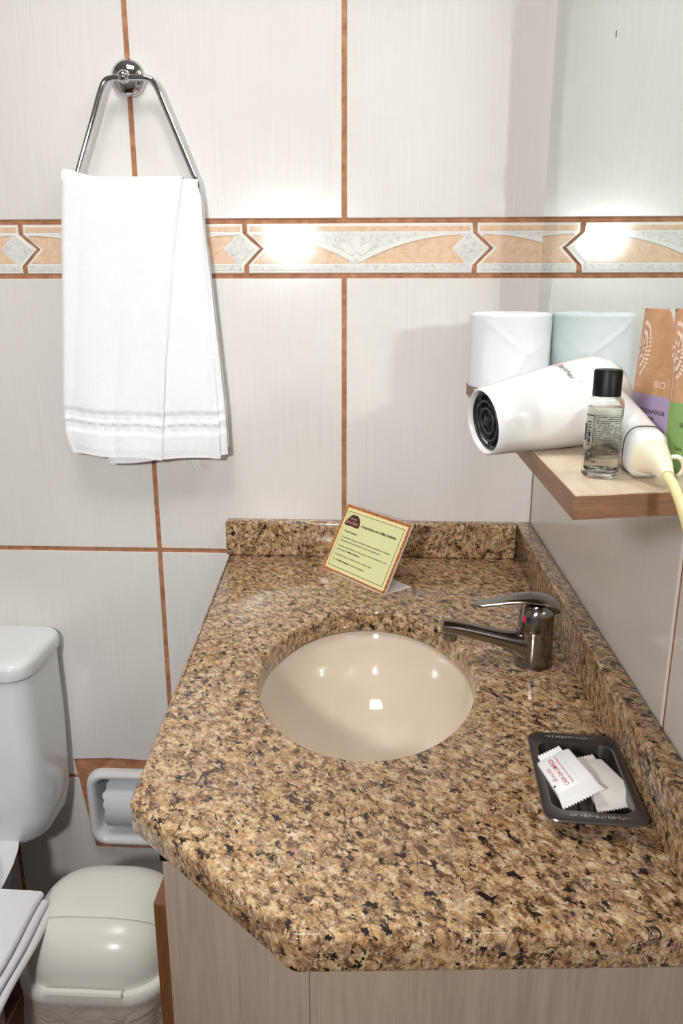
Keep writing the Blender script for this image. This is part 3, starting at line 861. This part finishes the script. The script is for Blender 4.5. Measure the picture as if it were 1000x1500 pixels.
# spout: a tapering arm that rises towards the bowl
SPp = [(-.062, .026, .0185, .0220), (-.078, .0265, .0180, .0200), (-.094, .0310, .0150, .0140), (-.112, .0360, .0125, .0098), (-.135, .0425, .0115, .0085), (-.158, .0485, .0115, .0085), (-.176, .0525, .0118, .0085), (-.1850, .0540, .0112, .0080)]
P4 = catmull([Vector((a, b, 0)) for a, b, c, e in SPp], 4); P5 = catmull([Vector((c, e, 0)) for a, b, c, e in SPp], 4)
loops = []
for i, (p, rr) in enumerate(zip(P4, P5)):
    tgt = Vector((P4[min(i+1, len(P4)-1)].x - P4[max(i-1, 0)].x, 0, P4[min(i+1, len(P4)-1)].y - P4[max(i-1, 0)].y))
    loops.append(ring((p.x, FY - .012*max(0, (-.062-p.x))/.12, ZC + p.y), tgt, (0, 0, 1), rr.x, rr.y, 28, 2.7))
link('spout', loft(loops, True, True, 50), M_FAUCET, fa)
link('aerator', lathe([(.0095, 0), (.0100, -.010), (.0085, -.0125), (.0075, -.012), (.0070, -.006)], (-.1745, FY-.0115, ZC+.0475), (.12, 0, 1), 24), M_FAUCET, fa)
# cartridge housing and lever
hous = link('housing', loft([ring((FX + dx, FY, ZC+h), (0, 0, 1), (0, 1, 0), a, b, 36, 2.2) for dx, h, a, b in ((0, .0505, .0225, .0225), (0, .058, .0218, .0218), (.001, .068, .0208, .0208), (.002, .076, .0185, .0195), (.003, .081, .013, .015))], True, True, 40), M_FAUCET, fa)
LV = [(-.046, .070, .0130, .0075), (-.050, .0790, .0185, .0065), (-.062, .0842, .0205, .0048), (-.080, .0858, .0185, .0036), (-.100, .0838, .0150, .0032), (-.120, .0800, .0120, .0030), (-.136, .0770, .0098, .0030), (-.1425, .0764, .0070, .0026)]
P4 = catmull([Vector((a, b, 0)) for a, b, c, e in LV], 4); P5 = catmull([Vector((c, e, 0)) for a, b, c, e in LV], 4)
loops = []
for i, (p, rr) in enumerate(zip(P4, P5)):
    tgt = Vector((P4[min(i+1, len(P4)-1)].x - P4[max(i-1, 0)].x, 0, P4[min(i+1, len(P4)-1)].y - P4[max(i-1, 0)].y))
    if tgt.length < 1e-6: tgt = Vector((-1, 0, 0))
    loops.append(ring((p.x, FY + .004, ZC + p.y), tgt, (0, 0, 1), rr.x, rr.y, 24, 2.4))
link('lever', loft(loops, True, True, 50), M_FAUCET, fa)
dot = Vector((-.0840, -.4410, ZC+.0660)); dn = Vector((-.62, -.78, .06)).normalized()
ds = dn.cross(Vector((0, 0, 1))).normalized(); du = ds.cross(dn)
def halfdisc(a0, rad):
    V = [dot + dn*.0012]; 
    for k in range(13):
        a = a0 + PI*k/12; V.append(dot + dn*.0012 + (ds*math.cos(a) + du*math.sin(a))*rad)
    B = [v - dn*.003 for v in V]
    m_ = len(V)
    F = [tuple(range(m_)), tuple(range(2*m_-1, m_-1, -1))] + [(i, (i+1) % m_, m_+(i+1) % m_, m_+i) for i in range(m_)]
    return pyd(V+B, F)
link('hot_mark', halfdisc(PI/2 if ds.x > 0 else -PI/2, .0042), M_REDDOT, hous)
link('cold_mark', halfdisc(-PI/2 if ds.x > 0 else PI/2, .0042), M_BLUE, hous)

# ------------------------------------------------------------------ soap dish and soaps
DC = Vector((-.0722, -.6865, ZC)); da = math.radians(-3.6)
sd = empty('soap_dish', DC, 'dark metal soap dish on the granite beside the side splashback', 'soap dish')
cd, sdn = math.cos(da), math.sin(da)
def dfr(u, v, z): return Vector((DC.x + u*cd - v*sdn, DC.y + u*sdn + v*cd, ZC + z))
def dl(wd, ht, rad, z, ox=0, oy=0): return [dfr(x+ox, y+oy, z) for x, y in rrect(0, 0, wd, ht, rad, 6)]
loops = [dl(.060, .095, .01, .0005), dl(.066, .101, .012, .0008), dl(.0735, .1095, .012, .0140), dl(.086, .139, .0115, .0150), dl(.088, .141, .0125, .0162), dl(.0865, .1395, .0118, .0174), dl(.0735, .1105, .012, .0172), dl(.0705, .1075, .012, .0160), dl(.066, .102, .013, .0030), dl(.060, .096, .012, .0018)]
link('tray', loft(loops, True, True, 35), M_DISH, sd)
for k in range(4):
    x = -.021 + k*.014
    link('drain_rib', tube([dfr(x, -.036, .0026), dfr(x, .036, .0026)], .0013, 8), M_DISH, sd)
# worn silver script on both ends of the rim: broken strokes
rnd = random.Random(5)
def scribble(v0, n_, u_lo, u_hi):
    V = []; F = []
    u = u_lo
    while u < u_hi:
        dx = rnd.uniform(-.0015, .0040); dy = rnd.uniform(-.0045, .0045); wd = rnd.uniform(.0004, .0009)
        i = len(V)
        V += [dfr(u, v0-dy/2, .01765), dfr(u+dx, v0+dy/2, .01765), dfr(u+dx+wd, v0+dy/2+wd, .01765), dfr(u+wd, v0-dy/2-wd, .01765)]
        F.append((i, i+1, i+2, i+3)); u += rnd.uniform(.0007, .0020)
    return pyd(V, F)
link('worn_script', scribble(-.0615, 30, -.022, .026), M_SCRATCH, sd)
link('worn_script', scribble(.0625, 20, -.026, .018), M_SCRATCH, sd)

def soap(name, cx, cy, z, rot, wd, ln, th, m, label, tiltx=0, tilty=0, wtop=1.0):
    root = empty(name, (cx, cy, z), label, 'soap', 'wrapped soaps in the dish')
    Rm = Matrix.Rotation(rot, 3, 'Z') @ Matrix.Rotation(tilty, 3, 'Y') @ Matrix.Rotation(tiltx, 3, 'X')
    base = Vector((cx, cy, z))
    T = lambda x, y, h: base + Rm @ Vector((x, y, h))
    fin = .0075
    # cross sections along the length: crimped fins at both ends, bar in the middle
    secs = [(-ln/2-fin, .54, .0003, .35), (-ln/2-.001, .50, .0006, .35), (-ln/2+.002, .485, .55, .5), (-ln/2+.005, .48, .98, .5), (ln/2-.005, .48*wtop, .98, .5), (ln/2-.002, .47*wtop, .55, .5), (ln/2+.001, .34*wtop, .0006, .5), (ln/2+fin*.8, .33*wtop, .0003, .6)]
    L = []
    for y, ws, hs, zc in secs:
        h = th*hs/2 if hs > .01 else hs
        L.append([T(x, y, th/2*(zc/.5) + dz) for x, dz in rrect(0, 0, wd*2*ws, max(2*h, .0005), min(.0022, h*.9), 3)])
    wrp = link('wrapper', loft(L, True, True, 45), m, root)
    # saw-tooth edges
    for yy, sgn, ws, zc in ((-ln/2-fin, -1, .54, .35), (ln/2+fin*.8, 1, .33*wtop, .6)):
        V = []; F = []; n_ = int(2*ws*wd/.0028)
        for k in range(n_):
            x0 = -ws*wd + 2*ws*wd*k/n_; x1 = x0 + 2*ws*wd/n_; i = len(V); zz = th/2*(zc/.5)
            V += [T(x0, yy, zz+.0003), T(x1, yy, zz+.0003), T((x0+x1)/2, yy+sgn*.0022, zz+.0003), T(x0, yy, zz-.0003), T(x1, yy, zz-.0003), T((x0+x1)/2, yy+sgn*.0022, zz-.0003)]
            F += [(i, i+1, i+2), (i+5, i+4, i+3), (i, i+2, i+5, i+3), (i+1, i+4, i+5, i+2)]
        link('serrated_edge', pyd(V, F), m, wrp)
    return wrp, T, th
s2, T2, th2 = soap('soap_bar', -.0540, -.6850, ZC+.0060, math.radians(12), .040, .054, .0095, M_WRAP2, 'plain white wrapped soap lying under the printed one', math.radians(5), math.radians(-6), .62)
s1, T1, th1 = soap('soap_bar', -.0880, -.6895, ZC+.0150, math.radians(14), .0385, .051, .0110, M_WRAP, 'white wrapped soap with red print on top in the dish', math.radians(4), math.radians(-22), .92)
def soap_line(s, size, x, y0, m, wdt, shear=0, bold=0):
    link('lettering', text_mesh(s, size, lambda u, v, wd: T1(x - v, y0 + u, th1*.99 + wd + .00012), bold=bold, shear=shear, width=wdt), m, s1)
soap_line('Bossle', .0058, -.0105, -.010, M_PINK, .018, .3)
soap_line('CASA DA LIMPEZA', .0056, -.0035, -.0185, M_RED, .037, 0, .00005)
soap_line('Soluções em produtos de limpeza', .0032, .0010, -.0185, M_RED, .037, .2)
soap_line('_________________________', .0024, .0050, -.0180, M_PINK, .035)
V = [T1(x, y, th1*.99+.0002) for x, y in ((-.0175, -.0135), (-.0155, -.0125), (-.0150, -.0145), (-.0172, -.0152))]
link('emblem', pyd(V, [(0, 1, 2, 3)]), M_INK, s1)

# ------------------------------------------------------------------ card standing on the counter
TLc, TRc, BRc, BLc = [Vector(v) for v in ((-.3172, -.0472, .9735), (-.2123, -.1705, .9735), (-.2549, -.2067, .8703), (-.3598, -.0835, .8703))]
ce_ = (BRc-BLc).normalized(); cu_ = (TLc-BLc).normalized(); cn = ce_.cross(cu_).normalized()
if cn.y > 0: cn = -cn
CW, CH = (BRc-BLc).length, (TLc-BLc).length
card = empty('notice_card', (-.30, -.14, ZC), 'pale green notice card with rust border standing on the granite', 'card')
cf = lambda u, v, wd: BLc + ce_*u + cu_*v + cn*wd
def cquad(nm, u0, u1, v0, v1, w_, m, par=None, dp=.0002):
    return link(nm, prism([(u0, v0), (u1, v0), (u1, v1), (u0, v1)], lambda u, v, wd: cf(u, v, w_+wd), dp, 0), m, par or card)
cquad('panel', 0, CW, 0, CH, 0, M_CARDWHITE, dp=.0025)
cquad('rust_border', .0006, CW-.0006, .0006, CH-.0006, .0002, M_RUST)
cquad('cream_margin', .0060, CW-.0060, .0054, CH-.0054, .0003, M_CREAMP, dp=.0001)
ins = .0112
cquad('rule_frame', ins, CW-ins, ins*.95, CH-ins*.95, .0005, M_DGREEN, dp=.0001)
gf = cquad('green_field', ins+.0009, CW-ins-.0009, ins*.95+.0009, CH-ins*.95-.0009, .0007, M_CARD, dp=.0001)
def cline(s, u, v, size, m=M_INK, wdt=None, bold=0, sh=0):
    link('lettering', text_mesh(s, size, lambda a, b, wd: cf(u+a, v+b, .0011+wd), bold=bold, width=wdt, shear=sh), m, gf)
cline('Compromisso com o Meio Ambiente', .0545, .0865, .0068, M_INK, .086, .00012)
cline('Prezado Hóspede,', .0185, .0715, .0046, M_LOGO, .034, .00008)
cline('A quantidade de água e produtos químicos utilizados na lavagem', .0185, .0610, .0043, M_LOGO, .122)
cline('de toalhas pode ser diminuída com a sua colaboração.', .0185, .0550, .0043, M_LOGO, .102)
cline('Usando suas toalhas mais de uma vez, você contribuirá com a', .0185, .0455, .0043, M_LOGO, .124)
cline('preservação do', .0185, .0395, .0043, M_LOGO, .028)
cline('Meio Ambiente.', .0485, .0395, .0043, M_LOGO, .029, .0001)
cline('Se preferir trocar as toalhas, deixe-as sobre o piso.', .0185, .0305, .0043, M_LOGO, .096)
cline('Por um', .0185, .0215, .0043, M_LOGO, .012)
cline('Meio Ambiente', .0325, .0215, .0043, M_LOGO, .029, .0001)
cline('saudável, obrigado.', .0640, .0215, .0043, M_LOGO, .036)
lg = [(.012, .0880), (.0130, .0935), (.0170, .0985), (.0205, .1035), (.0265, .1070), (.0320, .1062), (.0360, .1070), (.0430, .1035), (.0475, .0980), (.0500, .0925), (.0495, .0875), (.0450, .0862), (.0300, .0868), (.0160, .0862)]
link('logo', prism(lg, lambda u, v, wd: cf(u, v-.004, .0009+wd), .0003), M_LOGO, card)
cline('Pousada', .0215, .0940, .0060, M_LOGOTXT, .017, .0001, .2)
cline('MONTEIRO', .0150, .0860, .0066, M_LOGOTXT, .031, .0001)
# folded easel foot behind the panel
ft = Vector((-.2114, -.1723, .8712))
back = [BRc + Vector((0, 0, .0004)) - cn*.0026, ft]
dirf = (ft - BRc); dirf.z = 0
hf = [BRc - ce_*.002, BRc - ce_*.002 + dirf, BLc + ce_*.03 + dirf*1.0, BLc + ce_*.03]
Vt = [Vector((p.x, p.y, .8722)) for p in hf] + [Vector((p.x, p.y, .8703)) for p in hf]
link('easel_foot', pyd(Vt, [(0, 1, 2, 3), (7, 6, 5, 4), (0, 4, 5, 1), (1, 5, 6, 2), (2, 6, 7, 3), (3, 7, 4, 0)]), M_CARDWHITE, card)

# ------------------------------------------------------------------ toilet
TC = -1.052
to = empty('toilet', (TC, -.30, 0), 'white ceramic toilet with square cistern against the back wall', 'toilet')
def zl(cx, cy, wd, dp, rad, z): return [Vector((x, y, z)) for x, y in rrect(cx, cy, wd, dp, rad, 7)]
yt = -.089
link('cistern', loft([zl(TC, yt+.006, .26, .115, .05, .348), zl(TC, yt+.002, .35, .145, .05, .352), zl(TC, yt, .382, .158, .046, .372), zl(TC, yt, .392, .166, .040, .41), zl(TC, yt, .396, .170, .036, .55), zl(TC, yt, .392, .168, .034, .6865)], True, True, 50), M_WHITE_CER, to)
lid_ = link('cistern_lid', loft([zl(TC, yt, w_, d_, r_, z_) for w_, d_, r_, z_ in ((.390, .168, .034, .6895), (.400, .176, .036, .6905), (.4015, .1775, .036, .694), (.4015, .1775, .036, .707), (.3995, .1755, .036, .7120), (.394, .170, .035, .7165), (.385, .161, .034, .7195), (.372, .148, .03, .7212), (.34, .116, .03, .7222))], True, True, 50), M_WHITE_CER, to)
link('flush_button', lathe([(.020, 0), (.020, .004), (.017, .006), (.001, .0062)], (TC, yt, .7222), n=28), M_CHROME, lid_)
def egg(cx, yb, yf, hw, z, n=40):
    P = []
    for k in range(n):
        a = 2*PI*k/n; cy = (yb+yf)/2; L_ = (yb-yf)/2
        s = math.sin(a); x = hw*math.copysign(abs(math.cos(a))**.85, math.cos(a))*(1 if s > 0 else 1)
        P.append(Vector((cx+x, cy + L_*math.copysign(abs(s)**(.75 if s > 0 else 1.0), s), z)))
    return P
link('bowl', loft([egg(TC, -.14, -.48, .115, 0), egg(TC, -.14, -.48, .112, .05), egg(TC, -.12, -.50, .115, .18), egg(TC, -.075, -.58, .150, .30), egg(TC, -.06, -.62, .172, .37), egg(TC, -.06, -.625, .174, .371)], True, True, 50), M_WHITE_CER, to)
link('seat', loft([egg(TC, -.20, -.63, .180, .374), egg(TC, -.195, -.635, .186, .380), egg(TC, -.20, -.63, .182, .390)], True, True, 50), M_WHITE_CER, to)
seat_lid = link('seat_lid', loft([egg(TC, -.195, -.635, .184, .3915), egg(TC, -.19, -.640, .188, .398), egg(TC, -.20, -.63, .180, .408), egg(TC, -.23, -.60, .15, .4125)], True, True, 50), M_WHITE_CER, to)
for s in (-1, 1): link('hinge', lathe([(.012, -.02), (.012, .02)], (TC + s*.06, -.19, .398), (1, 0, 0), 16), M_WHITE_CER, seat_lid)

# folded bath towel lying across the seat lid
bt = empty('folded_bath_towel', (-.93, -.47, .413), 'folded white bath towel lying on the closed toilet lid', 'towel')
def towel_slab(x0, x1, y0, y1, z0, th, seed, lab):
    rnd = random.Random(seed)
    def sec(u):
        return u
    L = []
    for i in range(25):
        s = i/24; y = y0 + (y1-y0)*s
        P = []
        for (x, dz) in rrect((x0+x1)/2, 0, x1-x0, th, th*.48, 5):
            droop = max(0, (x-(TC+.190)))/.10
            zz = z0 + th/2 + dz - .016*min(1.3, droop)**2 + .0012*math.sin(7*x*9+s*5+seed)
            P.append(Vector((x + .0015*math.sin(s*9+seed), y, zz)))
        L.append(P)
    return link(lab, loft(L, True, True, 60), M_TERRY2, bt)
towel_slab(-1.20, -.7560, -.60, -.357, .413, .009, 1, 'lower_fold')
towel_slab(-1.20, -.7640, -.60, -.354, .4222, .009, 2, 'middle_fold')
towel_slab(-1.20, -.7725, -.60, -.350, .4314, .010, 3, 'top_fold')

# ------------------------------------------------------------------ waste bin
bx, by = -.6880, -.330
bi = empty('waste_bin', (bx, by, 0), 'ivory swing-lid waste bin between the toilet and the vanity', 'bin')
def bl(s, z, k=0): return [Vector((x, y, z)) for x, y in rrect(bx, by, .230*s, .205*s, .062*s, 8)]
link('bucket', loft([bl(.78, 0), bl(.80, .004), bl(.96, .285), bl(.96, .305)], True, True, 50), M_PLASTIC, bi)
# liner bag folded over the rim
rnd = random.Random(21)
L = []
for i in range(15):
    s = i/14; z = .308 - .20*s; row = []
    base = bl(1.0 - .07*s, z)
    n_ = len(base)
    for k, p in enumerate(base):
        a = k/n_*2*PI; dirv = Vector((p.x-bx, p.y-by, 0)).normalized()
        wv = .0045*math.sin(a*11+s*3)+.004*math.sin(a*19-s*7+1)+.003*math.sin(a*31+s*5)
        row.append(p + dirv*(wv*min(1, s*2.2) + .003 + .004*math.sin(s*8+a*3)*s) + Vector((0, 0, .006*math.sin(a*7)*s)))
    L.append(row)
link('liner_bag', loft(L, False, False, 70), M_BAG, bi)
link('rim', loft([bl(1.0, .306), bl(1.035, .308), bl(1.045, .314), bl(1.035, .322), bl(1.015, .326), bl(.985, .3265)], True, True, 50), M_PLASTIC, bi)
def dome(hx_, hy_, hz_, z0, t0, t1, nt=28, nu=28, ex=2.9):
    V = []; F = []
    for i in range(nt+1):
        th = t0 + (t1-t0)*i/nt
        c, s = math.cos(th), math.sin(th)
        py = -math.copysign(abs(c)**(2/2.9), c)*hy_; pz = abs(s)**(2/2.5)*hz_
        for j in range(nu+1):
            a = -PI/2 + PI*j/nu; sx = math.copysign(abs(math.sin(a))**(2/ex), math.sin(a)); cx_ = abs(math.cos(a))**(2/ex)
            V.append(Vector((bx + sx*hx_, by + py*(cx_*.62+.38) if False else by + py*cx_, z0 + pz*cx_)))
    for i in range(nt):
        for j in range(nu):
            a = i*(nu+1)+j; F.append((a, a+1, a+nu+2, a+nu+1))
    bm = bmesh.new(); vv = [bm.verts.new(v) for v in V]
    for fc in F: bm.faces.new([vv[q__] for q__ in fc])
    bmesh.ops.remove_doubles(bm, verts=bm.verts[:], dist=1e-6)
    return from_bm(bm, smooth=60)
link('hood', dome(.1165, .104, .0930, .325, math.radians(70), PI), M_PLASTIC, bi)
link('swing_flap', dome(.1135, .1015, .0900, .326, .0, math.radians(106)), M_PLASTIC, bi)
link('flap_lip', loft([[Vector((bx + sx*.058, by-.1045-dy, .3315+dz)) for dy, dz in ((0, -.004), (.006, -.003), (.008, .0), (.006, .004), (0, .005))] for sx in (-1, -.9, 0, .9, 1)], True, True, 40), M_PLASTIC, bi)
